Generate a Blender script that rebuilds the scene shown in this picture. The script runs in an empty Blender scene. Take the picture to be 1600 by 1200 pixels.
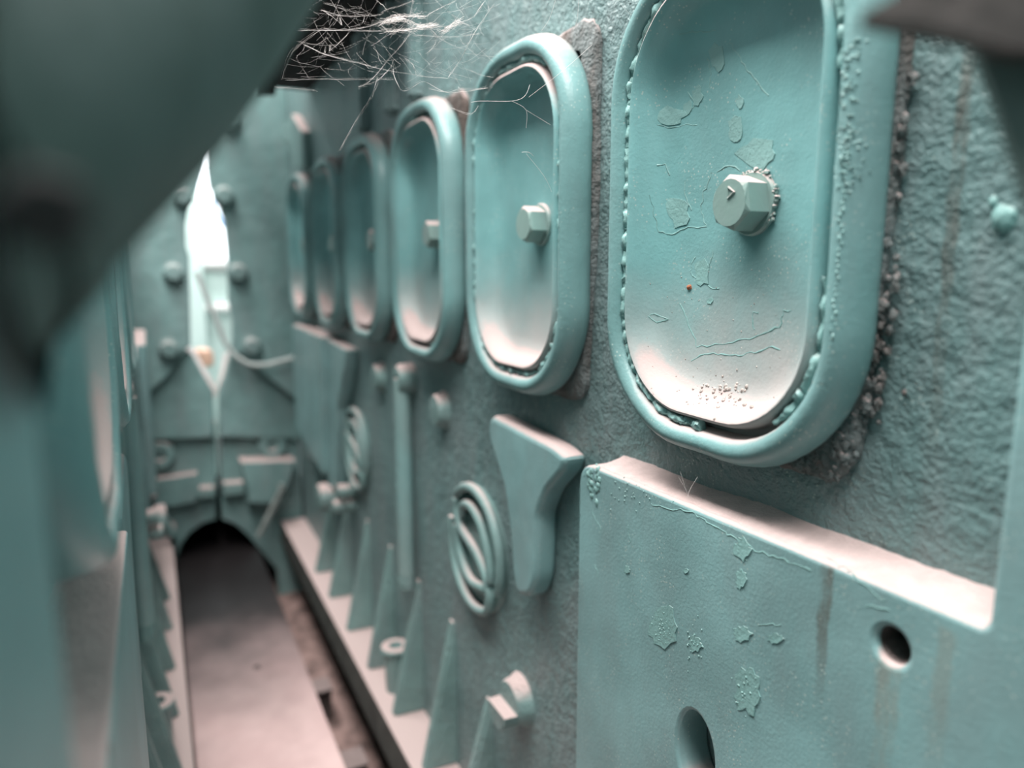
import bpy, bmesh, math, random
from mathutils import Vector, Matrix, noise
from mathutils.bvhtree import BVHTree
random.seed(7)
S = bpy.context.scene
COL = S.collection

# ------------------------------------------------------------ camera, sky, light, exposure
EYE = 1.40                       # height of the lens above the pit floor datum
FPX = 1150.0
PHI = math.atan(188 / FPX)
THETA = math.atan(572 * math.cos(PHI) / FPX)
cd = bpy.data.cameras.new('camera')
cam = bpy.data.objects.new('camera', cd)
COL.objects.link(cam)
cam.location = (0, 0, EYE)
cam.rotation_euler = (math.pi / 2 - PHI, 0, -THETA)
cd.sensor_width = 36
cd.lens = FPX / 1600 * 36
cd.clip_start = 0.005
cd.dof.use_dof = True
cd.dof.focus_distance = 0.69
cd.dof.aperture_fstop = 2.3
S.camera = cam

w = bpy.data.worlds.new('sky')
S.world = w
w.use_nodes = True
bg = w.node_tree.nodes['Background']
bg.inputs[0].default_value = (0.90, 0.98, 1.0, 1)
bg.inputs[1].default_value = 0.28

ld = bpy.data.lights.new('roof_light', 'AREA')
ld.shape = 'RECTANGLE'
ld.size = 0.6
ld.size_y = 3.4
ld.energy = 84
ld.color = (1.0, 0.95, 0.92)
lo = bpy.data.objects.new('roof_light', ld)
lo.location = (-0.16, 1.05, EYE + 1.75)
COL.objects.link(lo)

hd = bpy.data.lights.new('slit_fill_light', 'AREA')      # added fill light, brightens the pale wall beyond the slit
hd.shape = 'RECTANGLE'
hd.size = 1.2
hd.size_y = 0.5
hd.energy = 34
ho = bpy.data.objects.new('slit_fill_light', hd)
ho.location = (0.25, 3.75, EYE + 1.6)
COL.objects.link(ho)

S.view_settings.view_transform = 'Standard'
S.view_settings.look = 'None'
S.view_settings.gamma = 1
S.view_settings.use_curve_mapping = False
S.view_settings.exposure = 1.08

# ------------------------------------------------------------ photograph rays (only used to place real geometry)
CF = Vector((math.sin(THETA) * math.cos(PHI), math.cos(THETA) * math.cos(PHI), -math.sin(PHI)))
CR = Vector((math.cos(THETA), -math.sin(THETA), 0))
CU = CR.cross(CF)
CE = Vector((0, 0, EYE))


def ray(u, v):
    return CF + CR * ((u - 800) / FPX) + CU * ((600 - v) / FPX)


def PX(u, v, X):
    r = ray(u, v)
    return CE + r * (X / r.x)


def PD(u, v, D):
    r = ray(u, v)
    return CE + r * (D / r.y)


def PT(u, v, z):
    return CE + ray(u, v) * z


# ------------------------------------------------------------ materials
def nodes_of(name):
    m = bpy.data.materials.new(name)
    m.use_nodes = True
    nt = m.node_tree
    return m, nt, nt.nodes['Principled BSDF']


def nd(nt, t, **kw):
    n = nt.nodes.new(t)
    for k, v in kw.items():
        if k.startswith('i_'):
            n.inputs[k[2:].replace('_', ' ')].default_value = v
        else:
            setattr(n, k, v)
    return n


def lk(nt, a, b):
    nt.links.new(a, b)


def mth(nt, op, a, b=None, clamp=False):
    n = nt.nodes.new('ShaderNodeMath')
    n.operation = op
    n.use_clamp = clamp
    for i, x in enumerate((a, b)):
        if x is None:
            continue
        if isinstance(x, (int, float)):
            n.inputs[i].default_value = x
        else:
            nt.links.new(x, n.inputs[i])
    return n.outputs[0]


def mapr(nt, x, a, b, c=0.0, d=1.0, smooth=True):
    n = nt.nodes.new('ShaderNodeMapRange')
    n.interpolation_type = 'SMOOTHSTEP' if smooth else 'LINEAR'
    nt.links.new(x, n.inputs['Value'])
    n.inputs['From Min'].default_value = a
    n.inputs['From Max'].default_value = b
    n.inputs['To Min'].default_value = c
    n.inputs['To Max'].default_value = d
    return n.outputs['Result']


def mixc(nt, f, a, b):
    n = nt.nodes.new('ShaderNodeMix')
    n.data_type = 'RGBA'
    if isinstance(f, (int, float)):
        n.inputs[0].default_value = f
    else:
        nt.links.new(f, n.inputs[0])
    for i, x in ((6, a), (7, b)):
        if isinstance(x, tuple):
            n.inputs[i].default_value = (*x, 1)
        else:
            nt.links.new(x, n.inputs[i])
    return n.outputs[2]


def tex(nt, kind, vec, scale, detail=3.0, rough=0.55, stretch=None):
    if stretch:
        mp = nt.nodes.new('ShaderNodeMapping')
        mp.inputs['Scale'].default_value = stretch
        nt.links.new(vec, mp.inputs[0])
        vec = mp.outputs[0]
    if kind == 'noise':
        n = nt.nodes.new('ShaderNodeTexNoise')
        n.inputs['Detail'].default_value = detail
        n.inputs['Roughness'].default_value = rough
        n.inputs['Scale'].default_value = scale
        nt.links.new(vec, n.inputs['Vector'])
        return n.outputs[0]
    n = nt.nodes.new('ShaderNodeTexVoronoi')
    n.feature = kind
    n.inputs['Scale'].default_value = scale
    nt.links.new(vec, n.inputs['Vector'])
    return n.outputs['Distance']


DUST = (0.51, 0.405, 0.39)


def paint(name, base=(0.225, 0.40, 0.405), grey=0.15, dust=1.0, lo=0.25, hi=0.85, rough=0.42,
          bumps=((260, 0.12, 0.002),), specks=True, streaks=(), settle=None, chips=0.0, edge_pale=0.0, dustcol=DUST):
    m, nt, b = nodes_of(name)
    geo = nd(nt, 'ShaderNodeNewGeometry')
    pos = geo.outputs['Position']
    tc = nd(nt, 'ShaderNodeTexCoord')
    # paint tone, uneven grime film
    n1 = tex(nt, 'noise', pos, 9, 4)
    c = mixc(nt, mapr(nt, n1, 0.3, 0.7), tuple(x * 0.86 for x in base), tuple(min(1, x * 1.13) for x in base))
    n2 = tex(nt, 'noise', pos, 16, 5, 0.65, (1, 1, 0.35))
    g = mth(nt, 'MULTIPLY', mapr(nt, n2, 0.35, 0.75), grey * 2)
    c = mixc(nt, g, c, (0.22, 0.27, 0.275))
    sep = nd(nt, 'ShaderNodeSeparateXYZ')
    lk(nt, pos, sep.inputs[0])
    # run marks of rust and dirty water: (y, width, z_top, length, colour)
    wob = mth(nt, 'MULTIPLY', mth(nt, 'SUBTRACT', tex(nt, 'noise', pos, 40, 2), 0.5), 0.008)
    for (y0, wd, zt, ln, sc, amt) in streaks:
        dy = mth(nt, 'ABSOLUTE', mth(nt, 'ADD', mth(nt, 'SUBTRACT', sep.outputs[1], y0), wob))
        fy = mapr(nt, dy, wd * 0.45, wd, 1.0, 0.0)
        fz = mth(nt, 'MULTIPLY', mapr(nt, sep.outputs[2], zt - ln, zt - ln * 0.25), mapr(nt, sep.outputs[2], zt - 0.002, zt + 0.002, 1.0, 0.0))
        fn = mapr(nt, tex(nt, 'noise', pos, 70, 3, 0.6, (1, 1, 0.3)), 0.25, 0.6)
        f = mth(nt, 'MULTIPLY', mth(nt, 'MULTIPLY', fy, fz), mth(nt, 'MULTIPLY', fn, amt))
        c = mixc(nt, f, c, sc)
    if specks:
        v = tex(nt, 'F1', pos, 230)
        s = mth(nt, 'MULTIPLY', mapr(nt, v, 0.14, 0.26, 1.0, 0.0), mapr(nt, tex(nt, 'noise', pos, 24, 2), 0.48, 0.62))
        c = mixc(nt, mth(nt, 'MULTIPLY', s, 0.7), c, (0.48, 0.56, 0.52))
    if edge_pale:                       # paler tint on raised edges
        c = mixc(nt, mth(nt, 'MULTIPLY', mapr(nt, geo.outputs['Pointiness'], 0.54, 0.66), edge_pale), c, (0.62, 0.62, 0.58))
    # dust lies where a surface faces up
    sn = nd(nt, 'ShaderNodeSeparateXYZ')
    lk(nt, geo.outputs['Normal'], sn.inputs[0])
    n3 = tex(nt, 'noise', pos, 60, 5, 0.7)
    nz = mth(nt, 'ADD', sn.outputs[2], mth(nt, 'MULTIPLY', mth(nt, 'SUBTRACT', n3, 0.5), 0.35))
    df = mth(nt, 'MULTIPLY', mapr(nt, nz, lo, hi), dust)
    if settle:
        so = nd(nt, 'ShaderNodeSeparateXYZ')
        lk(nt, tc.outputs['Object'], so.inputs[0])
        zz = mth(nt, 'ADD', so.outputs[2], mth(nt, 'MULTIPLY', mth(nt, 'SUBTRACT', tex(nt, 'noise', pos, 14, 4), 0.5), 0.10))
        df2 = mapr(nt, zz, settle[0], settle[1], settle[2], 0.0)
        df = mth(nt, 'MAXIMUM', df, df2)
    c = mixc(nt, df, c, dustcol)
    lk(nt, c, b.inputs['Base Color'])
    lk(nt, mth(nt, 'ADD', mth(nt, 'MULTIPLY', df, 0.5), rough, True), b.inputs['Roughness'])
    b.inputs['Specular IOR Level'].default_value = 0.4
    h = None
    for (sc, st, dist) in bumps:
        n = mth(nt, 'MULTIPLY', tex(nt, 'noise', pos, sc, 3), dist)
        h = n if h is None else mth(nt, 'ADD', h, n)
    if chips:
        vd = tex(nt, 'DISTANCE_TO_EDGE', pos, 38)
        cr = mth(nt, 'MULTIPLY', mapr(nt, vd, 0.0, 0.05), mapr(nt, tex(nt, 'noise', pos, 11, 2), 0.52, 0.62))
        h = mth(nt, 'ADD', h, mth(nt, 'MULTIPLY', cr, chips))
    bp = nd(nt, 'ShaderNodeBump')
    bp.inputs['Strength'].default_value = 1.0
    bp.inputs['Distance'].default_value = 1.0
    lk(nt, h, bp.inputs['Height'])
    lk(nt, bp.outputs[0], b.inputs['Normal'])
    return m


def plain(name, col, rough=0.8, var=0.25, scale=20, bump=0.002, metal=0.0, dust=0.0):
    m, nt, b = nodes_of(name)
    geo = nd(nt, 'ShaderNodeNewGeometry')
    pos = geo.outputs['Position']
    n = tex(nt, 'noise', pos, scale, 5, 0.6)
    c = mixc(nt, mapr(nt, n, 0.3, 0.7), tuple(x * (1 - var) for x in col), tuple(min(1, x * (1 + var)) for x in col))
    if dust:
        sn = nd(nt, 'ShaderNodeSeparateXYZ')
        lk(nt, geo.outputs['Normal'], sn.inputs[0])
        c = mixc(nt, mth(nt, 'MULTIPLY', mapr(nt, sn.outputs[2], 0.2, 0.8), dust), c, DUST)
    lk(nt, c, b.inputs['Base Color'])
    b.inputs['Roughness'].default_value = rough
    b.inputs['Metallic'].default_value = metal
    if bump:
        bp = nd(nt, 'ShaderNodeBump')
        bp.inputs['Distance'].default_value = 1.0
        lk(nt, mth(nt, 'MULTIPLY', tex(nt, 'noise', pos, scale * 5, 4), bump), bp.inputs['Height'])
        lk(nt, bp.outputs[0], b.inputs['Normal'])
    return m


RUST = (0.30, 0.14, 0.06)
GRIME = (0.12, 0.115, 0.10)
hole_p = PX(1392, 1010, 0.43)
M = {}
M['casting'] = paint('rough_teal_casting', (0.155, 0.258, 0.258), grey=0.38, bumps=((55, 1, 0.0045), (220, 1, 0.0016)), lo=0.3,
                     streaks=[(PX(1455, 700, 0.47).y, 0.006, EYE + 0.25, 0.5, GRIME, 0.8)])
M['panel'] = paint('teal_panel_paint', (0.225, 0.395, 0.40), grey=0.18, bumps=((14, 1, 0.0012), (300, 1, 0.00035)), lo=0.35, rough=0.38,
                   streaks=[(hole_p.y, 0.011, hole_p.z - 0.009, 0.17, RUST, 0.32),
                            (PX(1290, 930, 0.43).y, 0.007, PX(1285, 880, 0.43).z, 0.13, GRIME, 0.75),
                            (PX(1480, 990, 0.43).y, 0.008, PX(1480, 982, 0.43).z, 0.14, RUST, 0.2)])
M['cover'] = paint('teal_cover_paint', (0.185, 0.36, 0.36), grey=0.14, edge_pale=0.5, bumps=((22, 1, 0.0012), (330, 1, 0.00035)), lo=0.45, hi=1.05, rough=0.34)
M['dish'] = paint('teal_dish_paint', (0.195, 0.415, 0.418), grey=0.08, edge_pale=0.5, bumps=((14, 1, 0.0012), (300, 1, 0.0003)), lo=0.10, hi=0.62, rough=0.36,
                  settle=(-0.215, -0.02, 0.8))
M['cast_dust'] = paint('dusty_teal_casting', (0.185, 0.31, 0.30), grey=0.25, bumps=((60, 1, 0.003), (240, 1, 0.0015)), lo=0.32, hi=0.85)
M['bolt'] = paint('grey_green_bolt_paint', (0.24, 0.37, 0.34), grey=0.3, bumps=((120, 1, 0.0003),), lo=0.3, hi=0.7, rough=0.4, specks=False)
M['emblem'] = paint('emblem_paint', (0.185, 0.31, 0.30), grey=0.25, bumps=((60, 1, 0.001),), lo=0.55, hi=1.15, specks=False)
M['end'] = paint('end_housing_teal', (0.165, 0.285, 0.28), grey=0.25, bumps=((25, 1, 0.004), (150, 1, 0.001)), lo=0.3, specks=False)
M['flake'] = paint('lifted_teal_paint', (0.24, 0.43, 0.415), dust=0.25, grey=0.05, bumps=((300, 1, 0.0006),), lo=0.5, rough=0.4, specks=False)
M['end_bolt'] = paint('end_bolt_paint', (0.16, 0.26, 0.255), grey=0.3, dust=0.35, bumps=((60, 1, 0.001),), specks=False)
M['pipe'] = paint('dark_teal_pipe_paint', (0.05, 0.080, 0.070), grey=0.12, bumps=((25, 1, 0.002),), lo=0.5, specks=False, rough=0.55)
M['gasket'] = paint('crumbling_gasket', (0.11, 0.085, 0.075), grey=0.5, dust=0.7, bumps=((90, 1, 0.006), (260, 1, 0.003)), rough=0.9, specks=False)
M['black'] = plain('flat_black', (0.012, 0.012, 0.012), 0.9, 0.3)  # plain black for the overhead trough, hangers, arch box and collar bolt
M['dark'] = plain('dark_oily_steel', (0.03, 0.035, 0.035), 0.7, 0.4, dust=0.35)
M['brown'] = plain('dark_brown_steel', (0.075, 0.062, 0.058), 0.7, 0.3, dust=0.3)
M['beam'] = plain('dusty_pink_steel', (0.50, 0.375, 0.355), 0.9, 0.14, 7, 0.0015)
def beam_mat():
    m, nt, b = nodes_of('dusty_pink_beam')
    geo = nd(nt, 'ShaderNodeNewGeometry')
    pos = geo.outputs['Position']
    sp = nd(nt, 'ShaderNodeSeparateXYZ')
    lk(nt, pos, sp.inputs[0])
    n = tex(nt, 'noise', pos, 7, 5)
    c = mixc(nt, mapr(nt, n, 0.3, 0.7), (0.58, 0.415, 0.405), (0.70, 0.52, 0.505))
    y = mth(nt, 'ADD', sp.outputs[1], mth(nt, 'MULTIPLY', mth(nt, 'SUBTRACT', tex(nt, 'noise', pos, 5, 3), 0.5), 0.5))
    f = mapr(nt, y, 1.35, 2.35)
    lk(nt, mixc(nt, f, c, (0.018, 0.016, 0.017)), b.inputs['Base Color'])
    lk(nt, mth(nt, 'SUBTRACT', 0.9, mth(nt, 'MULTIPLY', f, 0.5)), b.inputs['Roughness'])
    bp = nd(nt, 'ShaderNodeBump')
    bp.inputs['Distance'].default_value = 1.0
    lk(nt, mth(nt, 'MULTIPLY', tex(nt, 'noise', pos, 30, 4), 0.0012), bp.inputs['Height'])
    lk(nt, bp.outputs[0], b.inputs['Normal'])
    return m


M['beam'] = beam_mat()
M['rubble'] = plain('pit_dirt', (0.24, 0.165, 0.15), 0.95, 0.5, 14, 0.01)
M['bar'] = plain('sooty_bar', (0.07, 0.055, 0.052), 0.9, 0.4, 30, 0.003, dust=0.4)
M['web'] = plain('cobweb_silk', (0.82, 0.76, 0.74), 0.9, 0.1, 80, 0)
M['cable'] = plain('pale_grey_cable', (0.42, 0.47, 0.46), 0.6, 0.1, 30, 0)
M['mint'] = plain('pale_mint_board', (0.62, 0.78, 0.74), 0.7, 0.05, 5, 0)
M['white'] = plain('white_rail_paint', (0.8, 0.8, 0.78), 0.6, 0.04, 5, 0)
M['blue'] = plain('blue_strap', (0.12, 0.30, 0.62), 0.6, 0.1, 5, 0)
M['rust'] = plain('rusty_lump', (0.38, 0.15, 0.08), 0.9, 0.3, 90, 0.003)
M['orange'] = plain('pale_orange_cap', (0.75, 0.45, 0.33), 0.7, 0.1, 20, 0)
M['lip'] = plain('dusty_daylit_lip', (0.74, 0.66, 0.64), 0.9, 0.08, 20, 0.001)  # paler than the dust, colour carries daylight on the notch edges
M['grit'] = plain('pale_grit', (0.50, 0.45, 0.42), 0.95, 0.3, 200, 0.001)


# ------------------------------------------------------------ geometry helpers
class MB:
    def __init__(self):
        self.v, self.f = [], []

    def add(self, vs, fs):
        o = len(self.v)
        self.v += [tuple(p) for p in vs]
        self.f += [tuple(i + o for i in q) for q in fs]

    def box(self, a, b):
        (x0, y0, z0), (x1, y1, z1) = a, b
        self.add([(x0, y0, z0), (x1, y0, z0), (x1, y1, z0), (x0, y1, z0), (x0, y0, z1), (x1, y0, z1), (x1, y1, z1), (x0, y1, z1)],
                 [(0, 3, 2, 1), (4, 5, 6, 7), (0, 1, 5, 4), (1, 2, 6, 5), (2, 3, 7, 6), (3, 0, 4, 7)])

    def hexa(self, p):          # eight corners: bottom four, top four
        self.add(p, [(0, 3, 2, 1), (4, 5, 6, 7), (0, 1, 5, 4), (1, 2, 6, 5), (2, 3, 7, 6), (3, 0, 4, 7)])

    def tube(self, pts, r, n=8, closed=False, flat=1.0, nrm=None):
        pts = [Vector(p) for p in pts]
        k = len(pts)
        rs = r if isinstance(r, (list, tuple)) else [r] * k
        vs, fs = [], []
        side = None
        for i, p in enumerate(pts):
            if closed:
                t = pts[(i + 1) % k] - pts[i - 1]
            else:
                t = pts[min(i + 1, k - 1)] - pts[max(i - 1, 0)]
            if t.length < 1e-9:
                t = Vector((0, 0, 1))
            t.normalize()
            if nrm is not None:
                side = Vector(nrm)
                side = (side - t * side.dot(t)).normalized()
            elif side is None:
                a = Vector((0, 0, 1)) if abs(t.z) < 0.9 else Vector((1, 0, 0))
                side = t.cross(a).normalized()
            else:
                side = side - t * side.dot(t)
                side = side.normalized() if side.length > 1e-6 else t.orthogonal().normalized()
            up = t.cross(side)
            for j in range(n):
                an = 2 * math.pi * j / n
                vs.append(p + (side * math.cos(an) * flat + up * math.sin(an)) * rs[i])
        m = k if closed else k - 1
        for i in range(m):
            for j in range(n):
                a, b = i * n + j, i * n + (j + 1) % n
                c, d = ((i + 1) % k) * n + (j + 1) % n, ((i + 1) % k) * n + j
                fs.append((a, b, c, d))
        if not closed:
            fs.append(tuple(range(n - 1, -1, -1)))
            fs.append(tuple(range((k - 1) * n, k * n)))
        self.add(vs, fs)

    def lathe(self, c, axis, prof, n=24, phase=0.0):      # prof: (radius, height along axis)
        c, axis = Vector(c), Vector(axis).normalized()
        s = axis.orthogonal().normalized()
        if abs(axis.x) > 0.9:
            s = Vector((0, 0, 1))
        t = axis.cross(s)
        vs, fs = [], []
        for (r, h) in prof:
            for j in range(n):
                an = 2 * math.pi * j / n + phase
                vs.append(c + axis * h + (s * math.cos(an) + t * math.sin(an)) * r)
        for i in range(len(prof) - 1):
            for j in range(n):
                fs.append((i * n + j, i * n + (j + 1) % n, (i + 1) * n + (j + 1) % n, (i + 1) * n + j))
        if prof[0][0] > 1e-6:
            fs.append(tuple(range(n - 1, -1, -1)))
        if prof[-1][0] > 1e-6:
            fs.append(tuple(range((len(prof) - 1) * n, len(prof) * n)))
        self.add(vs, fs)

    def blob(self, c, r, seed=0, n=8, m=5, amp=0.35, sc=(1, 1, 1)):
        c = Vector(c)
        vs, fs = [], []
        for i in range(m + 1):
            th = math.pi * i / m
            for j in range(n):
                ph = 2 * math.pi * j / n
                d = Vector((math.sin(th) * math.cos(ph), math.sin(th) * math.sin(ph), math.cos(th)))
                k = 1 + amp * noise.noise(d * 1.7 + Vector((seed * 3.1, seed * 1.7, seed)))
                vs.append(c + Vector((d.x * sc[0], d.y * sc[1], d.z * sc[2])) * r * k)
        for i in range(m):
            for j in range(n):
                fs.append((i * n + j, (i + 1) * n + j, (i + 1) * n + (j + 1) % n, i * n + (j + 1) % n))
        self.add(vs, fs)

    def mesh(self, name, origin=(0, 0, 0)):
        me = bpy.data.meshes.new(name)
        o = Vector(origin)
        me.from_pydata([Vector(p) - o for p in self.v], [], self.f)
        me.validate()
        bm = bmesh.new()
        bm.from_mesh(me)
        bmesh.ops.remove_doubles(bm, verts=bm.verts, dist=1e-6)
        bmesh.ops.recalc_face_normals(bm, faces=bm.faces)
        bm.to_mesh(me)
        bm.free()
        return me


WORLD = {}


def finish(me, ang=35):
    me.polygons.foreach_set('use_smooth', [True] * len(me.polygons))
    me.set_sharp_from_angle(angle=math.radians(ang))


def link(name, me, mat, parent=None, origin=(0, 0, 0), ang=35):
    finish(me, ang)
    o = bpy.data.objects.new(name, me)
    COL.objects.link(o)
    me.materials.clear()
    me.materials.append(M[mat] if isinstance(mat, str) else mat)
    o.location = Vector(origin)
    WORLD[o.name] = Vector(origin)
    if parent is not None:
        o.parent = parent
        o.location = Vector(origin) - WORLD[parent.name]
    return o


def build(name, mb, mat, parent=None, origin=(0, 0, 0), ang=35):
    return link(name, mb.mesh(name, origin), mat, parent, origin, ang)


def thing(name, loc, label, cat, group=None):
    o = bpy.data.objects.new(name, None)
    o.empty_display_size = 0.05
    COL.objects.link(o)
    o.location = loc
    WORLD[o.name] = Vector(loc)
    return tag(o, label, cat, group)


def tag(o, label=None, cat=None, group=None, kind=None):
    if label:
        o['label'] = label
    if cat:
        o['category'] = cat
    if group:
        o['group'] = group
    if kind:
        o['kind'] = kind
    return o


def copy_tree(o, parent=None):
    c = o.copy()
    COL.objects.link(c)
    if parent is not None:
        c.parent = parent
    for ch in o.children:
        copy_tree(ch, c)
    return c


def outline_mesh(name, loops, thick, bevel=0.0, res=3):
    """2D outlines (outer, then holes) -> bevelled plate mesh lying in local XY, z from 0 to thick"""
    cu = bpy.data.curves.new(name, 'CURVE')
    cu.dimensions = '2D'
    cu.fill_mode = 'BOTH'
    cu.extrude = max(thick / 2 - bevel, 0.0001)
    cu.bevel_depth = bevel
    cu.bevel_resolution = res
    cu.offset = -bevel
    for lp in loops:
        s = cu.splines.new('POLY')
        s.points.add(len(lp) - 1)
        for p, q in zip(s.points, lp):
            p.co = (q[0], q[1], 0, 1)
        s.use_cyclic_u = True
    ob = bpy.data.objects.new(name, cu)
    COL.objects.link(ob)
    bpy.context.view_layer.update()
    me = bpy.data.meshes.new_from_object(ob.evaluated_get(bpy.context.evaluated_depsgraph_get()))
    bpy.data.objects.remove(ob)
    bpy.data.curves.remove(cu)
    me.transform(Matrix.Translation((0, 0, thick / 2)))
    return me


def to_wall(me, X, origin):          # local (x,y,z) -> world (X - z, x, y), on the face of the right-hand engine
    me.transform(Matrix(((0, 0, -1, X), (1, 0, 0, 0), (0, 1, 0, 0), (0, 0, 0, 1))))
    me.flip_normals()
    me.transform(Matrix.Translation(-Vector(origin)))
    return me


def to_end(me, D, origin):           # local (x,y,z) -> world (x, D - z, y), facing down the passage
    me.transform(Matrix(((1, 0, 0, 0), (0, 0, -1, D), (0, 1, 0, 0), (0, 0, 0, 1))))
    me.transform(Matrix.Translation(-Vector(origin)))
    return me


def rounded(lp, r, n=5):
    """round the corners of a polygon; r a number or one per corner"""
    out = []
    k = len(lp)
    for i in range(k):
        p = Vector(lp[i][:2])
        a, b = Vector(lp[i - 1][:2]), Vector(lp[(i + 1) % k][:2])
        rr = r[i] if isinstance(r, (list, tuple)) else r
        d = min(rr, (a - p).length * 0.45, (b - p).length * 0.45)
        if d < 1e-5:
            out.append(tuple(p))
            continue
        p0, p1 = p + (a - p).normalized() * d, p + (b - p).normalized() * d
        for j in range(n + 1):
            t = j / n
            out.append(tuple(p0 * (1 - t) ** 2 + p * 2 * t * (1 - t) + p1 * t * t))
    return out


def circle(cx, cy, rx, ry=None, n=24, rot=0.0):
    ry = ry or rx
    ca, sa = math.cos(rot), math.sin(rot)
    return [(cx + ca * rx * math.cos(2 * math.pi * i / n) - sa * ry * math.sin(2 * math.pi * i / n),
             cy + sa * rx * math.cos(2 * math.pi * i / n) + ca * ry * math.sin(2 * math.pi * i / n)) for i in range(n)]


def smooth(pts, n=6):
    pts = [Vector(p) for p in pts]
    out = []
    for i in range(len(pts) - 1):
        p0, p1, p2, p3 = pts[max(i - 1, 0)], pts[i], pts[i + 1], pts[min(i + 2, len(pts) - 1)]
        for j in range(n):
            t = j / n
            out.append(0.5 * ((2 * p1) + (p2 - p0) * t + (2 * p0 - 5 * p1 + 4 * p2 - p3) * t * t + (3 * p1 - p0 - 3 * p2 + p3) * t ** 3))
    out.append(pts[-1])
    return out


WALL = 0.47          # face of the right-hand engine casing
FRONT = 0.43         # face of its raised panels and covers
LW = -0.07           # face of the left-hand engine casing (mirror image)
FLOOR = EYE - 1.25
LEDGE = EYE - 0.95
END = 2.75
NEAR = -0.90

# ------------------------------------------------------------ setting: pit floor, end of the passage, daylight beyond
mb = MB()
mb.box((-0.6, NEAR - 0.3, FLOOR - 0.08), (1.1, 3.9, FLOOR))
tag(build('floor', mb, 'rubble'), kind='structure')

# ------------------------------------------------------------ right-hand engine
eng = thing('engine_block', (0.55, 1.15, FLOOR), 'teal engine block with raised panels and emblems along the right side of the passage', 'engine')


def eng_part(name, mb, mat, origin, parent=None, ang=35):
    return build(name, mb, mat, parent or eng, origin, ang)


# casing wall with a real hole behind the bolt hole of the panel
hp = PX(1392, 1010, FRONT)
lp = [(NEAR, FLOOR), (END, FLOOR), (END, EYE + 0.72), (NEAR, EYE + 0.72)]
me = to_wall(outline_mesh('casing', [lp, circle(hp.y, hp.z, 0.0120)], 0.13, 0.0), WALL + 0.13, (WALL, 1.15, EYE))
link('casing', me, 'casting', eng, (WALL, 1.15, EYE))

# big raised panel with the pillar at its near end
tl = PX(905, 720, FRONT)
tr = PX(1545, 985, FRONT)
slot_c = PX(1085, 1178, FRONT)
lp = [(tl.y, tl.z), (tl.y, LEDGE), (NEAR, LEDGE), (NEAR, EYE + 0.72), (0.236, EYE + 0.72), (0.240, tr.z + 0.004), (tr.y + 0.004, tr.z)]
rr = [0.03, 0, 0, 0, 0, 0.008, 0.008]
slot = circle(slot_c.y, slot_c.z, 0.026, 0.042, 28, 0.0)
me = to_wall(outline_mesh('raised_panel', [rounded(lp, rr, 7), circle(hp.y, hp.z, 0.0130), slot], 0.04, 0.004), WALL, (FRONT, 0.4, EYE - 0.4))
panel = link('raised_panel', me, 'panel', eng, (FRONT, 0.4, EYE - 0.4))
mb = MB()
mb.lathe((FRONT + 0.006, hp.y, hp.z), (1, 0, 0), [(0.0133, 0.0), (0.0120, 0.003), (0.0118, 0.05), (0.0113, 0.14)], 24)
mb.f = [q for q in mb.f if len(q) == 4]
eng_part('bolt_hole', mb, M['brown'], (FRONT, hp.y, hp.z))  # rust-dark liner, its colour also stands for shade in the hole

mb = MB()
prev = None
n = 60
for i in range(n + 1):
    y = 0.244 + (tl.y - 0.03 - 0.244) * i / n
    zt = tr.z + (tl.z - tr.z) * (y - tr.y) / (tl.y - tr.y) - 0.001
    hh = 0.010 + 0.003 * noise.noise(Vector((y * 12, 0, 1))) + 0.0015 * noise.noise(Vector((y * 90, 0, 2)))
    o = len(mb.v)
    mb.v += [(WALL - 0.034 + 0.004 * noise.noise(Vector((y * 40, 3, 1))), y, zt + 0.0012), (WALL - 0.018, y, zt + 0.0012 + hh * 0.28), (WALL - 0.006, y, zt + hh * 0.7), (WALL + 0.0005, y, zt + hh), (WALL + 0.0005, y, zt)]
    if i:
        for j in range(4):
            mb.f.append((o - 5 + j, o + j, o + j + 1, o - 4 + j))
mb.f += [(0, 1, 2, 3, 4), tuple(range(len(mb.v) - 1, len(mb.v) - 6, -1))]
o = eng_part('settled_dust', mb, plain('pink_dust', DUST, 0.95, 0.08, 60, 0.0015), (WALL, 0.4, EYE - 0.2))
o['kind'] = 'stuff'

# shaped pads cast on the wall
pad = [(767, 648), (862, 697), (884, 716), (878, 738), (852, 768), (838, 805), (838, 850), (836, 905), (826, 934), (808, 932), (800, 900), (796, 830), (786, 760), (764, 690), (761, 665)]
ps = [PX(u, v, 0.437) for u, v in pad]
me = to_wall(outline_mesh('shaped_pad', [rounded([(p.y, p.z) for p in ps], 0.012, 3)], 0.033, 0.009, 4), WALL, ps[0])
link('shaped_pad', me, 'panel', eng, ps[0])
far_pads = [([(508, 528), (541, 546), (537, 580), (526, 640), (524, 765), (512, 762), (511, 640)], 0.035, 'panel'),
            ([(456, 506), (500, 526), (503, 742), (462, 668)], 0.055, 'panel')]
for pix, th, mt in far_pads:
    ps = [PX(u, v, WALL - th) for u, v in pix]
    me = to_wall(outline_mesh('shaped_pad', [rounded([(p.y, p.z) for p in ps], 0.01, 3)], th, 0.006, 3), WALL, ps[0])
    link('shaped_pad', me, mt, eng, ps[0])


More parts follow.
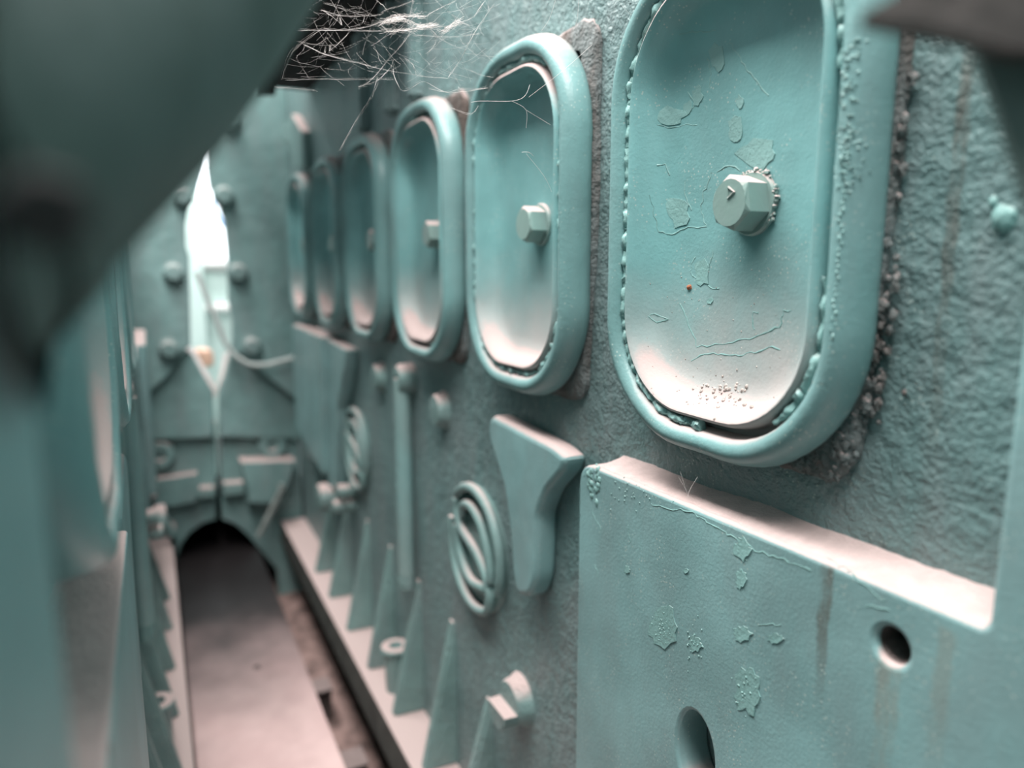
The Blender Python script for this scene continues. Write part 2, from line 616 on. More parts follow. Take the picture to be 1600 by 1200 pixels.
# oval emblems: a ring split into two arcs, with a doubled letter S inside
def emblem(c, r, tube):
    def q(x, y):
        return Vector((WALL - 0.012, c.y - x * r, c.z + y * r))

    def arc(a0, a1, rad, k=18):
        return [q(math.cos(math.radians(a0 + (a1 - a0) * i / k)) * rad, math.sin(math.radians(a0 + (a1 - a0) * i / k)) * rad) for i in range(k + 1)]
    strokes = [arc(138, -24, 1.0), arc(166, 302, 1.0, 16),
               smooth([q(-.72, .66), q(-.72, .42), q(-.50, .16), q(-.10, .03), q(.14, -.06), q(.46, -.26), q(.62, -.55), q(.54, -.84)]),
               smooth([q(-.50, .40), q(-.42, .60), q(-.12, .68), q(.24, .54), q(.52, .20), q(.64, -.12), q(.63, -.34)]),
               smooth([q(-.74, .18), q(-.66, -.16), q(-.42, -.46), q(-.10, -.60), q(.24, -.56), q(.44, -.50)])]
    mb = MB()
    for s in strokes:
        n = len(s)
        mb.tube(s, [tube * (0.75 if i in (0, n - 1) else 1.0) for i in range(n)], 10)
    mb.lathe((WALL + 0.002, c.y, c.z), (-1, 0, 0), [(r * 1.05, 0), (r * 1.0, 0.006), (0.0, 0.007)], 40)
    return mb


for (u, v), r, tb in (((741, 857), 0.103, 0.0085), ((556, 702), 0.103, 0.0085)):
    c = PX(u, v, WALL - 0.012)
    eng_part('oval_emblem', emblem(c, r, tb), M['emblem'], c, ang=60)

# round bosses and the vertical oil tube
for (u, v), r, ln in (((676, 642), 0.030, 0.022), ((583, 590), 0.030, 0.022)):
    c = PX(u, v, WALL - ln)
    mb = MB()
    mb.lathe((WALL, c.y, c.z), (-1, 0, 0), [(r * 1.25, -0.001), (r * 1.05, 0.006), (r, ln * 0.7), (r * 0.9, ln * 0.93), (r * 0.6, ln), (0, ln)], 24)
    eng_part('round_boss', mb, M['cast_dust'], (WALL, c.y, c.z))
t0, t1 = PX(622, 592, WALL - 0.03), PX(628, 885, WALL - 0.02)
mb = MB()
mb.tube([(WALL - 0.022, t0.y, t0.z), (WALL - 0.022, t0.y, (t0.z + t1.z) / 2), (WALL - 0.022, t0.y, t1.z)], 0.017, 14)
tube = eng_part('oil_tube', mb, M['cover'], (WALL - 0.022, t0.y, t1.z))
mb = MB()
mb.lathe((WALL, t0.y, t0.z), (-1, 0, 0), [(0.032, -0.001), (0.030, 0.026), (0.025, 0.034), (0.011, 0.035), (0.011, 0.024), (0, 0.024)], 24)
build('tube_eye', mb, 'cast_dust', tube, (WALL, t0.y, t0.z))
mb = MB()
mb.lathe((WALL - 0.022, t0.y, t1.z - 0.03), (0, 0, 1), [(0.0185, 0), (0.0185, 0.03), (0.016, 0.034), (0, 0.034)], 6)
build('tube_nut', mb, 'cast_dust', tube, (WALL - 0.022, t0.y, t1.z - 0.03))

# stepped plug low on the wall
c = PX(788, 1100, WALL - 0.03)
mb = MB()
mb.lathe((WALL, c.y, c.z), (-1, 0, 0), [(0.042, -0.001), (0.037, 0.008), (0.034, 0.02), (0.031, 0.023), (0, 0.023)], 32)
half = [(0.031 * math.cos(math.radians(a)), 0.031 * math.sin(math.radians(a)) - 0.004) for a in range(180, 361, 12)]
n = len(half)
vs = [(WALL - 0.020, c.y + y, c.z + z) for y, z in half] + [(WALL - 0.044, c.y + y * 0.96, c.z + z * 0.96) for y, z in half]
mb.add(vs, [tuple(range(n)), tuple(range(2 * n - 1, n - 1, -1))] + [(i, (i + 1) % n, n + (i + 1) % n, n + i) for i in range(n)])
eng_part('stepped_plug', mb, M['cast_dust'], c)

# foot flange and its gussets
mb = MB()
mb.hexa([(0.380, NEAR, LEDGE - 0.075), (0.60, NEAR, LEDGE - 0.075), (0.60, END, LEDGE - 0.075), (0.380, END, LEDGE - 0.075),
         (0.386, NEAR, LEDGE), (0.60, NEAR, LEDGE), (0.60, END, LEDGE), (0.386, END, LEDGE)])
eng_part('foot_flange', mb, plain('dusty_foot_flange', (0.045, 0.05, 0.045), 0.8, 0.3, 18, 0.002, dust=1.0), (0.45, 1.15, LEDGE))
rib_tops = [(762, 1090), (704, 968), (652, 905), (608, 852), (572, 812), (541, 780), (518, 770)]
for i, (u, v) in enumerate(rib_tops):
    p = PX(u, v, WALL - 0.004)
    y0, y1 = p.y - 0.011, p.y + 0.011
    zt = p.z
    mb = MB()
    mb.hexa([(WALL - 0.066, y0, LEDGE - 0.001), (WALL + 0.01, y0 - 0.004, LEDGE - 0.001), (WALL + 0.01, y1 + 0.004, LEDGE - 0.001), (WALL - 0.066, y1, LEDGE - 0.001),
             (WALL - 0.003, y0, zt), (WALL + 0.01, y0 - 0.004, zt + 0.004), (WALL + 0.01, y1 + 0.004, zt + 0.004), (WALL - 0.003, y1, zt)])
    me = mb.mesh('gusset', (WALL, p.y, LEDGE))
    bm = bmesh.new()
    bm.from_mesh(me)
    bmesh.ops.bevel(bm, geom=list(bm.edges), offset=0.004, segments=2, affect='EDGES')
    bm.to_mesh(me)
    bm.free()
    link('gusset', me, 'cast_dust', eng, (WALL, p.y, LEDGE))

# dusty drain spout between two gussets, plug fittings at the far end
c = PX(617, 1012, WALL - 0.03)
mb = MB()
mb.lathe((WALL - 0.028, c.y, LEDGE - 0.001), (0, 0, 1), [(0.024, 0), (0.026, c.z - LEDGE - 0.004), (0.034, c.z - LEDGE), (0.032, c.z - LEDGE + 0.006), (0.016, c.z - LEDGE + 0.007), (0.013, c.z - LEDGE - 0.01), (0, c.z - LEDGE - 0.01)], 20)
eng_part('drain_spout', mb, M['cast_dust'], (WALL - 0.028, c.y, LEDGE))
for (u, v), r, ln in (((497, 778), 0.042, 0.07), ((527, 768), 0.020, 0.05), ((520, 792), 0.020, 0.06)):
    c = PX(u, v, WALL - ln)
    mb = MB()
    mb.lathe((WALL, c.y, c.z), (-1, 0, 0), [(r * 1.1, -0.001), (r * 1.1, ln * 0.35), (r * 0.8, ln * 0.4), (r * 0.8, ln * 0.6), (r, ln * 0.62), (r * 0.95, ln), (r * 0.4, ln * 1.05), (0, ln * 1.05)], 12)
    eng_part('pipe_plug', mb, M['cast_dust'], c)

# hard-edged ridges above the covers, against the casing
for u, v0, v1, wd in ((603, 195, 90, 0.022), (640, 165, 60, 0.018), (560, 190, 120, 0.03)):
    p, q = PX(u, v0, WALL - 0.02), PX(u, v1, WALL - 0.02)
    mb = MB()
    mb.box((WALL - 0.022, p.y - wd, EYE + 0.295), (WALL + 0.01, p.y + wd, EYE + 0.503))
    me = mb.mesh('casing_ridge', (WALL, p.y, p.z))
    bm = bmesh.new()
    bm.from_mesh(me)
    bmesh.ops.bevel(bm, geom=list(bm.edges), offset=0.006, segments=2, affect='EDGES')
    bm.to_mesh(me)
    bm.free()
    link('casing_ridge', me, 'casting', eng, (WALL, p.y, p.z))


# ------------------------------------------------------------ inspection covers
def rrect(a, b, r, nc=12, ns=5):
    pts = []
    cs = [(a - r, b - r, 0), (-(a - r), b - r, 90), (-(a - r), -(b - r), 180), (a - r, -(b - r), 270)]
    for k, (cx, cy, a0) in enumerate(cs):
        for j in range(nc + 1):
            an = math.radians(a0 + 90 * j / nc)
            pts.append((cx + r * math.cos(an), cy + r * math.sin(an)))
        nx, ny, na = cs[(k + 1) % 4]
        p = pts[-1]
        q = (nx + r * math.cos(math.radians(na)), ny + r * math.sin(math.radians(na)))
        for j in range(1, ns):
            pts.append((p[0] + (q[0] - p[0]) * j / ns, p[1] + (q[1] - p[1]) * j / ns))
    return pts


CA, CB, CRAD = 0.153, 0.224, 0.125
COVER_Z = EYE + 0.052


def ring_mesh(prof, fill, wob=0.0008, seed=0.0, a=CA, b=CB, r=CRAD, dent=None):
    """prof: (inset, stand-off from the wall); local coordinates x = -standoff, y, z"""
    vs, fs = [], []
    n = 0
    for (s, y) in prof:
        lp = rrect(a - s, b - s, max(r - s, 0.012))
        n = len(lp)
        for (py, pz) in lp:
            k = noise.noise(Vector((py * 14 + seed, pz * 14, s * 20)))
            k2 = noise.noise(Vector((py * 60 + seed, pz * 60, 3)))
            yy = y + k * wob + k2 * wob * 0.5
            sc = 1 + k * wob * 4
            vs.append((-yy, py * sc, pz * sc))
    for i in range(len(prof) - 1):
        for j in range(n):
            fs.append((i * n + j, i * n + (j + 1) % n, (i + 1) * n + (j + 1) % n, (i + 1) * n + j))
    if fill:                       # close the middle with shrinking rings that stay slightly hollow
        base = (len(prof) - 1) * n
        last = vs[base:base + n]
        y0 = fill[0]
        yl = prof[-1][1]
        prev = base
        for f in (0.8, 0.6, 0.4, 0.2):
            o = len(vs)
            for (x, py, pz) in last:
                yy = y0 + (yl - y0) * f * f
                yy += noise.noise(Vector((py * f * 25 + seed, pz * f * 25, 9))) * 0.0006
                vs.append((-yy, py * f, pz * f))
            for j in range(n):
                fs.append((prev + j, prev + (j + 1) % n, o + (j + 1) % n, o + j))
            prev = o
        o = len(vs)
        vs.append((-y0, 0, 0))
        for j in range(n):
            fs.append((prev + j, prev + (j + 1) % n, o))
    m = MB()
    m.add(vs, fs)
    return m


RIM = [(0.006, 0.008), (0.002, 0.012), (0.0, 0.019), (0.0015, 0.028), (0.005, 0.0385), (0.010, 0.0435), (0.0155, 0.0445), (0.021, 0.0425), (0.0245, 0.0370), (0.0262, 0.0290), (0.0268, 0.0215)]
LIP = [(0.0264, 0.0212), (0.0315, 0.0210), (0.0335, 0.0330), (0.0355, 0.0390), (0.0380, 0.0405), (0.0405, 0.0390), (0.0430, 0.0345), (0.0455, 0.0275), (0.0490, 0.0195), (0.055, 0.0135), (0.063, 0.0100), (0.073, 0.0078)]


def hexhead(c, r, ln, mb, phase=0.3):
    """hexagon bolt head pointing along -X with a chamfered face"""
    x0 = c[0]
    n = 6
    vs = []
    for (k, h) in ((1.0, 0.0), (1.0, ln * 0.86)):
        for j in range(n):
            an = phase + 2 * math.pi * j / n
            vs.append((x0 - h, c[1] + r * k * math.cos(an), c[2] + r * k * math.sin(an)))
    fs = [tuple(range(5, -1, -1))] + [(j, (j + 1) % n, n + (j + 1) % n, n + j) for j in range(n)]
    # chamfer to a round face
    m = 24
    o = len(vs)
    for j in range(m):
        an = phase + 2 * math.pi * j / m
        vs.append((x0 - ln, c[1] + r * 0.82 * math.cos(an), c[2] + r * 0.82 * math.sin(an)))
    for j in range(n):
        k = m // n
        fs.append((n + j, n + (j + 1) % n, o + ((j + 1) * k) % m) + tuple(o + j * k + i for i in range(k - 1, -1, -1)))
    fs.append(tuple(range(o, o + m)))
    mb.add(vs, fs)


CY = [0.502, 0.882, 1.257, 1.640, 2.020, 2.420]
COVER_LABELS = ['large teal oval inspection cover nearest the camera, bolt head in its peeling dish',
                'oval teal inspection cover, second along the wall, above the shaped pad',
                'oval teal inspection cover, third along the wall, bolt half hidden by its rim',
                'oval teal inspection cover, fourth along the wall, dusty top of dish',
                'oval teal inspection cover, fifth along the wall, second from the far end',
                'narrow-looking teal inspection cover at the far end of the right wall']


def make_cover(y, label):
    base = Vector((WALL, y, COVER_Z))
    root = thing('inspection_cover', base, label, 'cover', 'oval inspection covers on the right engine')
    # crumbling gasket pad behind, with square corners
    vs, fs = [], []
    n = 0
    ga, gb = CA - 0.007, CB - 0.005
    prof = [(0.0, 0.0005), (0.0, 0.005), (0.003, 0.0085), (0.012, 0.0095), (0.03, 0.0095)]
    for i, (s, h) in enumerate(prof):
        lp = rrect(ga - s, gb - s, 0.030 - s * 0.7, 8, 24)
        n = len(lp)
        for (py, pz) in lp:
            if py < 0 and pz < 0:
                py += 0.016 * (-pz / gb)
            k = noise.noise(Vector((py * 70, pz * 70, i * 3.1 + y * 7))) + 0.6 * noise.noise(Vector((py * 210, pz * 210, i * 5 + y * 7)))
            e = 1 + (0.016 * k if i < 4 else 0)
            vs.append((-max(0.0004, h + k * 0.0022 * (1 if 0 < i < 4 else 0)), py * e, pz * e))
    for i in range(len(prof) - 1):
        for j in range(n):
            fs.append((i * n + j, i * n + (j + 1) % n, (i + 1) * n + (j + 1) % n, (i + 1) * n + j))
    m = MB()
    m.add([Vector(p) + base + Vector((0, -0.006, 0)) for p in vs], fs)
    build('gasket', m, 'gasket', root, base, 50)
    m = ring_mesh(RIM, None, 0.0012, y * 5)
    m.v = [tuple(Vector(p) + base) for p in m.v]
    build('rim', m, 'cover', root, base, 60)
    m = ring_mesh(LIP, (0.0045,), 0.0007, y * 9)
    m.v = [tuple(Vector(p) + base) for p in m.v]
    build('dish', m, 'dish', root, base, 60)
    bc = (WALL - 0.0045, y - [0.019, 0.023, 0.029, 0.046, 0.055, 0.055][CY.index(y)], COVER_Z - 0.002)
    m = MB()
    hexhead((bc[0] - 0.0045, bc[1], bc[2]), 0.0235, 0.024, m, 0.35)
    bolt = build('bolt', m, 'bolt', root, bc, 25)
    if y == CY[0]:
        hx = bc[0] - 0.0045 - 0.0242
        m = MB()
        m.tube([(hx, bc[1] + 0.001, bc[2] + 0.0125), (hx, bc[1] - 0.0065, bc[2] + 0.008), (hx, bc[1] + 0.001, bc[2] + 0.003)], 0.0011, 6)
        m.tube([(hx, bc[1] + 0.001, bc[2] + 0.003), (hx, bc[1] + 0.001, bc[2] + 0.0125)], 0.0006, 6)
        build('head_mark', m, 'bolt', bolt, bc)
    m = MB()
    m.lathe(bc, (-1, 0, 0), [(0.027, -0.001), (0.027, 0.003), (0.0255, 0.005), (0, 0.005)], 28)
    if y == CY[0]:
        for i in range(34):
            an = random.uniform(-0.6, 2.6)
            rad = random.uniform(0.0255, 0.0285)
            m.blob((bc[0] - 0.003, bc[1] - rad * math.sin(an), bc[2] + rad * math.cos(an)), random.uniform(0.001, 0.0024), i, 7, 5, 0.8)
    build('washer', m, 'bolt', bolt, bc)
    return root


covers = [make_cover(y, l) for y, l in zip(CY, COVER_LABELS)]

# ------------------------------------------------------------ left-hand engine and its covers: the mirror image
def mirror(o, x):
    c = copy_tree(o)
    c.scale = (-1, 1, 1)
    c.location = (x, o.location.y, o.location.z)
    return c


left = mirror(eng, LW - (0.55 - WALL))
left['label'] = 'teal engine block seen edge-on along the left side of the passage'
def low_top(o, name, zmax):
    o.data = o.data.copy()
    for v in o.data.vertices:
        zw = v.co.z + WORLD[name].z
        if zw > zmax:
            v.co.z = zmax - WORLD[name].z


for ch in left.children:
    if ch.name.split('.')[0] in ('casing', 'raised_panel'):
        low_top(ch, ch.name.split('.')[0], EYE + 0.36)
    if ch.name.split('.')[0] == 'casing_ridge':
        low_top(ch, [k for k in WORLD if k.startswith('casing_ridge')][0], EYE + 0.36)
    if ch.name.startswith('oval_emblem'):
        ch.scale = (1, -1, 1)
LEFT_LABELS = ['blurred teal oval cover on the left engine, below the big dark pipe',
               'thin edge-on teal cover on the left engine, just past the blurred nearest one',
               'edge-on teal cover on the left engine, third along, pale streaked edge']
for o, l in zip(covers, LEFT_LABELS):
    c = mirror(o, LW)
    c['label'] = l
    c['group'] = 'oval inspection covers on the left engine'

# ------------------------------------------------------------ pit: dusty beam, sooty cross bars
mb = MB()
zb = EYE - 1.05
mb.box((0.018, NEAR, zb - 0.10), (0.304, END + 0.75, zb))
me = mb.mesh('steel_beam', (0.2, 1.1, zb - 0.1))
bm = bmesh.new()
bm.from_mesh(me)
bmesh.ops.bevel(bm, geom=list(bm.edges), offset=0.006, segments=3, affect='EDGES')
bm.to_mesh(me)
bm.free()
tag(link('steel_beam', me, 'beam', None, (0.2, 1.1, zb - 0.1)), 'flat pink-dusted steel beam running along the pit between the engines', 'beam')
beam_o = bpy.data.objects['steel_beam']
mb = MB()
p = PD(400, 1045, 1)
rr_ = ray(402, 1043)
bp_ = CE + rr_ * ((zb - EYE) / rr_.z)
mb.lathe((bp_.x, bp_.y, zb - 0.001), (0, 0, 1), [(0.010, 0), (0.010, 0.003), (0.006, 0.004), (0.006, 0.001), (0, 0.001)], 16)
build('rivet_ring', mb, 'brown', beam_o, (bp_.x, bp_.y, zb))
for (u, v, ln) in ((560, 1110, 0.05),):
    pass
for i, (y, zz) in enumerate(((1.25, 0.04), (1.55, 0.06), (1.92, 0.04))):
    mb = MB()
    mb.box((0.312, y - 0.02, FLOOR), (0.376, y + 0.02, FLOOR + 0.05 + zz))
    mb.box((0.306, y - 0.035, FLOOR + 0.05 + zz), (0.378, y + 0.035, FLOOR + 0.058 + zz))
    o = build('support_bar', mb, 'bar', None, (0.345, y, FLOOR))
    tag(o, ['sooty steel support nearest the camera in the dark gap beside the pink beam', 'sooty steel support, middle one of three, in the gap beside the beam', 'sooty steel support farthest along the dark gap beside the pink beam'][i], 'support', 'supports in the gap beside the beam')

# ------------------------------------------------------------ end housings closing the passage
endr = thing('end_housing', (0.34, END + 0.05, FLOOR), 'teal bolted end housing right of the bright slit at the far end', 'housing', 'end housings at the far end')
endl = thing('end_housing', (0.07, END + 0.05, FLOOR), 'stained teal end housing left of the bright slit at the far end', 'housing', 'end housings at the far end')


def end_plate(name, root, pix, D, th, mat='end', extra=None, bev=0.006):
    ps = [PD(u, v, D - th) for u, v in pix]
    for p in ps:
        p.x = max(LW + 0.001, min(WALL - 0.001, p.x))
    org = (ps[0].x, D, ps[0].z)
    me = to_end(outline_mesh(name, [[(p.x, p.z) for p in ps]], th, bev, 2), D, org)
    return link(name, me, mat, root, org)


gapL = [(317, 60), (317, 205), (311, 262), (307, 290), (296, 320), (290, 352), (291, 385), (296, 402), (297, 470), (298, 530), (299, 600), (329, 690)]
gapR = [(345, 690), (352, 620), (366, 545), (364, 500), (358, 470), (357, 420), (355, 385), (351, 345), (340, 315), (328, 290), (324, 262), (322, 205), (322, 60)]
end_plate('upper_plate', endl, gapL[:-2] + [(298, 540), (290, 546), (280, 562), (262, 588), (235, 612), (180, 650), (180, 60)], END, 0.06)
end_plate('upper_plate', endr, [(362, 548), (364, 530)] + gapR[3:] + [(500, 60), (500, 628), (425, 596), (395, 572), (374, 552)], END, 0.06)
for root, bl in ((endl, [(284, 306), (271, 426), (264, 546)]), (endr, [(350, 306), (372, 426), (394, 541), (357, 184)])):
    for (u, v) in bl:
        c = PD(u, v, END - 0.08)
        mb = MB()
        mb.lathe((c.x, END - 0.059, c.z), (0, -1, 0), [(0.036, 0), (0.036, 0.008), (0.030, 0.01), (0.030, 0.034), (0.022, 0.045), (0.0, 0.047)], 6 if v == 999 else 14)
        build('bolt', mb, 'end_bolt', root, (c.x, END - 0.06, c.z))
end_plate('lower_plate', endl, [(180, 520), (240, 530), (280, 540), (290, 546), (300, 553), (318, 586), (333, 612), (334, 684), (180, 692)], END + 0.05, 0.07)
end_plate('lower_plate', endr, [(343, 612), (352, 590), (362, 548), (380, 535), (500, 520), (500, 683), (343, 683)], END + 0.05, 0.07)
# bottom plates with the arch opening cut out
end_plate('bottom_plate', endl, [(338, 812), (318, 818), (298, 832), (284, 850), (276, 876), (270, 1060), (180, 1060), (180, 670), (337, 660)], END + 0.07, 0.05)
end_plate('bottom_plate', endr, [(346, 660), (500, 660), (500, 1060), (446, 1060), (432, 890), (408, 862), (388, 838), (368, 820), (347, 812)], END + 0.07, 0.05)
for root, fr, bk in ((endl, [(284, 542), (331, 618)], [(301, 542), (337, 604)]), (endr, [(369, 546), (346, 618)], [(350, 552), (339, 606)])):
    p = [PD(*q, END - 0.015) for q in fr] + [PD(*q, END + 0.10) for q in bk]
    dn = Vector((0, 0.01, -0.03))
    mb = MB()
    mb.hexa([p[0] + dn, p[1] + dn, p[3] + dn, p[2] + dn, p[0], p[1], p[3], p[2]])
    build('notch_lip', mb, 'lip', root, p[0])  # pale strip added for the daylit look of the notch edges
for root, (u, v) in ((endl, (250, 714)), (endr, (427, 698))):
    c = PD(u, v, END - 0.03)
    mb = MB()
    mb.lathe((c.x, END + 0.021, c.z), (0, -1, 0), [(0.052, -0.001), (0.048, 0.03), (0.042, 0.035), (0.022, 0.035), (0.018, 0.02), (0, 0.02)], 20)
    build('drilled_boss', mb, 'end', root, (c.x, END + 0.02, c.z))
end_plate('step_block', endr, [(376, 722), (462, 720), (456, 742), (440, 788), (388, 786), (384, 750)], END + 0.021, 0.09)
end_plate('step_block', endl, [(226, 752), (308, 740), (312, 762), (306, 786), (248, 796), (230, 782)], END + 0.021, 0.05)
end_plate('small_lug', endl, [(306, 764), (334, 762), (335, 777), (308, 780)], END + 0.021, 0.05, 'cast_dust')
end_plate('small_lug', endr, [(350, 756), (380, 754), (382, 772), (350, 776)], END + 0.021, 0.05, 'cast_dust')
a, b = PD(441, 762, END - 0.10), PD(404, 838, END - 0.10)
mb = MB()
mb.tube([a, a.lerp(b, 0.5), b], 0.010, 8)
mb.tube([a, (a.x, END + 0.02, a.z)], 0.010, 8)
build('strut', mb, plain('grey_strut', (0.20, 0.23, 0.22), 0.6), endr, a)
a, b = PD(240, 775, END - 0.10), PD(270, 836, END - 0.10)
mb = MB()
mb.tube([a, a.lerp(b, 0.5), b], 0.012, 8)
mb.tube([b, (b.x, END + 0.02, b.z)], 0.012, 8)
build('strut', mb, 'end', endl, a)

# black box added behind the arch, blocks daylight and paints the mouth dark
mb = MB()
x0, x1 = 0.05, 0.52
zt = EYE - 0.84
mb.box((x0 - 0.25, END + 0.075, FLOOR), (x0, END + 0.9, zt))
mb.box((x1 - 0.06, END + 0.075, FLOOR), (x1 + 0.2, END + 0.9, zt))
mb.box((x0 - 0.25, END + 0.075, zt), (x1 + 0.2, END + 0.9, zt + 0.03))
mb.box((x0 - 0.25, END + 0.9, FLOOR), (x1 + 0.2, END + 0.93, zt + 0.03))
tag(build('arch_blackout', mb, 'black'), kind='structure')

# hall side: wall with a glowing window beyond the slit
# daylight side: pale boards and rails seen through the slit
mb = MB()
D2 = END + 1.5
p0, p1 = PD(270, 400, D2), PD(380, 700, D2)
zs, ztop = PD(300, 425, D2).z, PD(300, 150, D2).z
mb.box((-0.6, D2, FLOOR), (1.4, D2 + 0.04, zs))
mb.box((-0.6, D2, zs), (-0.1, D2 + 0.04, ztop))
mb.box((0.9, D2, zs), (1.4, D2 + 0.04, ztop))
mb.box((-0.6, D2, ztop), (1.4, D2 + 0.04, ztop + 0.3))
tag(build('wall_far', mb, 'mint'), kind='structure')
far = bpy.data.objects['wall_far']
mw_, nt_, b_ = nodes_of('glowing_sky_pane')
b_.inputs['Base Color'].default_value = (0.8, 0.85, 0.9, 1)
b_.inputs['Emission Color'].default_value = (0.93, 0.97, 1.0, 1)
b_.inputs['Emission Strength'].default_value = 1.3  # pane glows on its own, in place of bright sky
mb = MB()
for x0, x1, z0, z1 in ((-0.1, 0.9, zs, zs + 0.03), (-0.1, 0.9, ztop - 0.03, ztop), (-0.1, -0.07, zs + 0.03, ztop - 0.03), (0.87, 0.9, zs + 0.03, ztop - 0.03)):
    mb.box((x0, D2 - 0.01, z0), (x1, D2 + 0.03, z1))
win = tag(build('window_1', mb, 'white', None, (0.4, D2, zs)), kind='structure')
mb = MB()
mb.box((-0.07, D2 + 0.012, zs + 0.03), (0.87, D2 + 0.018, ztop - 0.03))
build('pane', mb, mw_, win, (0.4, D2, zs))
for i, (v0, v1) in enumerate(((404, 420), (475, 488))):
    z0, z1 = PD(320, v1, D2 - 0.03).z, PD(320, v0, D2 - 0.03).z
    mb = MB()
    mb.tube([(-0.6, D2 - 0.035, (z0 + z1) / 2), (0.4, D2 - 0.035, (z0 + z1) / 2), (1.4, D2 - 0.035, (z0 + z1) / 2)], (z1 - z0) / 2, 10)
    build('rail', mb, 'white', far, (0.4, D2 - 0.035, z0))
mb = MB()
a, b = PD(291, 420, D2 - 0.1), PD(309, 270, D2 - 0.1)
mb.box((a.x - 0.05, D2 - 0.12, FLOOR), (b.x - 0.01, D2 - 0.07, b.z + 0.1))
build('post', mb, 'mint', far, (a.x, D2 - 0.1, FLOOR))
mb = MB()
pts = [PD(u, v, D2 - 0.1) for u, v in ((331, 315), (337, 332), (346, 348), (358, 360), (380, 372))]
mb.tube(smooth(pts, 4), 0.011, 8)
o = build('blue_hose', mb, 'blue', None, pts[0])
tag(o, 'blue hose hanging in the daylight beyond the slit', 'hose')
c = PD(316, 556, END + 0.25)
mb = MB()
mb.lathe((c.x, c.y, c.z - 0.05), (0, 0, 1), [(0.034, 0.012), (0.040, 0.02), (0.040, 0.05), (0.034, 0.07), (0.015, 0.08), (0, 0.082)], 16)
o = build('orange_cap', mb, 'orange', None, (c.x, c.y, c.z - 0.04))
tag(o, 'pale orange rounded cap behind the notch at the slit bottom', 'cap')
mb = MB()
mb.box((c.x - 0.03, c.y - 0.03, EYE - 0.81), (c.x + 0.03, c.y + 0.03, c.z - 0.039))
tag(build('cap_post', mb, 'mint', None, (c.x, c.y, EYE - 0.81)), 'pale post carrying the orange cap beyond the slit', 'post')

# loose cable across the far end
pts = [PD(u, v, END - 0.10) for u, v in ((307, 425), (322, 462), (340, 505), (352, 535), (368, 556), (390, 569), (415, 570), (440, 564), (462, 558))]
pts.append(Vector((WALL - 0.0092, pts[-1].y, pts[-1].z + 0.01)))
mb = MB()
mb.tube(smooth(pts, 5), 0.0085, 8)
o = build('cable', mb, 'cable', None, pts[0])
tag(o, 'thin grey cable sagging across the slit to the right engine', 'cable')

# ------------------------------------------------------------ overhead: dark trough with pipes above the far covers
ov = thing('overhead_manifold', (0.40, 1.95, EYE + 0.5), 'black manifold hanging above the far covers behind the cobwebs', 'manifold')
mb = MB()
zo = EYE + 0.505
mb.box((0.30, 1.28, zo), (0.469, 2.32, zo + 0.05))
mb.box((0.30, 1.28, zo + 0.05), (0.33, 2.32, zo + 0.30))
mb.box((0.24, 1.5, zo + 0.12), (0.469, 2.32, zo + 0.32))
build('trough', mb, 'black', ov, (0.4, 1.95, zo))
for i, (x, z, r) in enumerate(((0.20, 0.10, 0.055), (0.27, 0.045, 0.03))):
    mb = MB()
    mb.tube([(x, 1.1, zo + z), (x, 1.9, zo + z), (x, 2.35, zo + z)], r, 16)
    build('manifold_pipe', mb, 'dark', ov, (x, 1.9, zo + z))
for y in (1.45, 1.85, 2.25):
    mb = MB()
    mb.box((0.31, y - 0.02, zo - 0.035), (0.36, y + 0.02, zo + 0.002))
    build('hanger', mb, 'black', ov, (0.33, y, zo))
# bright bracket above the last cover
pts = [PX(u, v, WALL - 0.03) for u, v in ((455, 178), (470, 205), (474, 262), (458, 262), (452, 222), (440, 222), (444, 200))]
me = to_wall(outline_mesh('lug_bracket', [[(p.y, p.z) for p in pts]], 0.03, 0.005, 2), WALL, pts[0])
link('lug_bracket', me, 'cast_dust', eng, pts[0])

# ------------------------------------------------------------ big dark pipe crossing at upper left
ax = [PT(-330, 330, 0.158), PT(-265, 285, 0.16), PT(-30, 140, 0.19), PT(195, -25, 0.24), PT(410, -270, 0.32), PT(620, -620, 0.44)]
pr = thing('overhead_pipe', ax[3], 'big dark teal pipe slanting across above the left engine, out of focus', 'pipe')
mb = MB()
mb.tube(smooth(ax, 5), 0.051, 36)
mb.v = [(max(x, LW + 0.046), y, z) for x, y, z in mb.v]      # bears flat against the left engine
build('pipe_body', mb, 'pipe', pr, ax[3])
mb = MB()
t = (ax[2] - ax[1]).normalized()
mb.tube([ax[1] + t * 0.004, ax[1] + t * 0.020], 0.0535, 36)
mb.v = [(max(x, LW + 0.0455), y, z) for x, y, z in mb.v]
build('pipe_collar', mb, 'pipe', pr, ax[1])
c = PT(72, 330, 0.125)
mb = MB()
mb.lathe(c, (CE - c), [(0.008, -0.02), (0.008, 0.0), (0.006, 0.004), (0, 0.004)], 6)
build('collar_bolt', mb, 'black', pr, c)

# ------------------------------------------------------------ bracket and brace at upper right
br = thing('mounting_bracket', (FRONT - 0.002, 0.10, EYE + 0.15), 'dark brown steel bracket with teal brace on the near pillar', 'bracket')


def slab(pix, z, th):
    ps = [PT(u, v, z) for u, v in pix]
    d = Vector((math.sin(0.9), math.cos(0.9), 0.0)) * th
    m = MB()
    n = len(ps)
    m.add(ps + [p + d for p in ps], [tuple(range(n)), tuple(range(2 * n - 1, n - 1, -1))] + [(i, (i + 1) % n, n + (i + 1) % n, n + i) for i in range(n)])
    return m


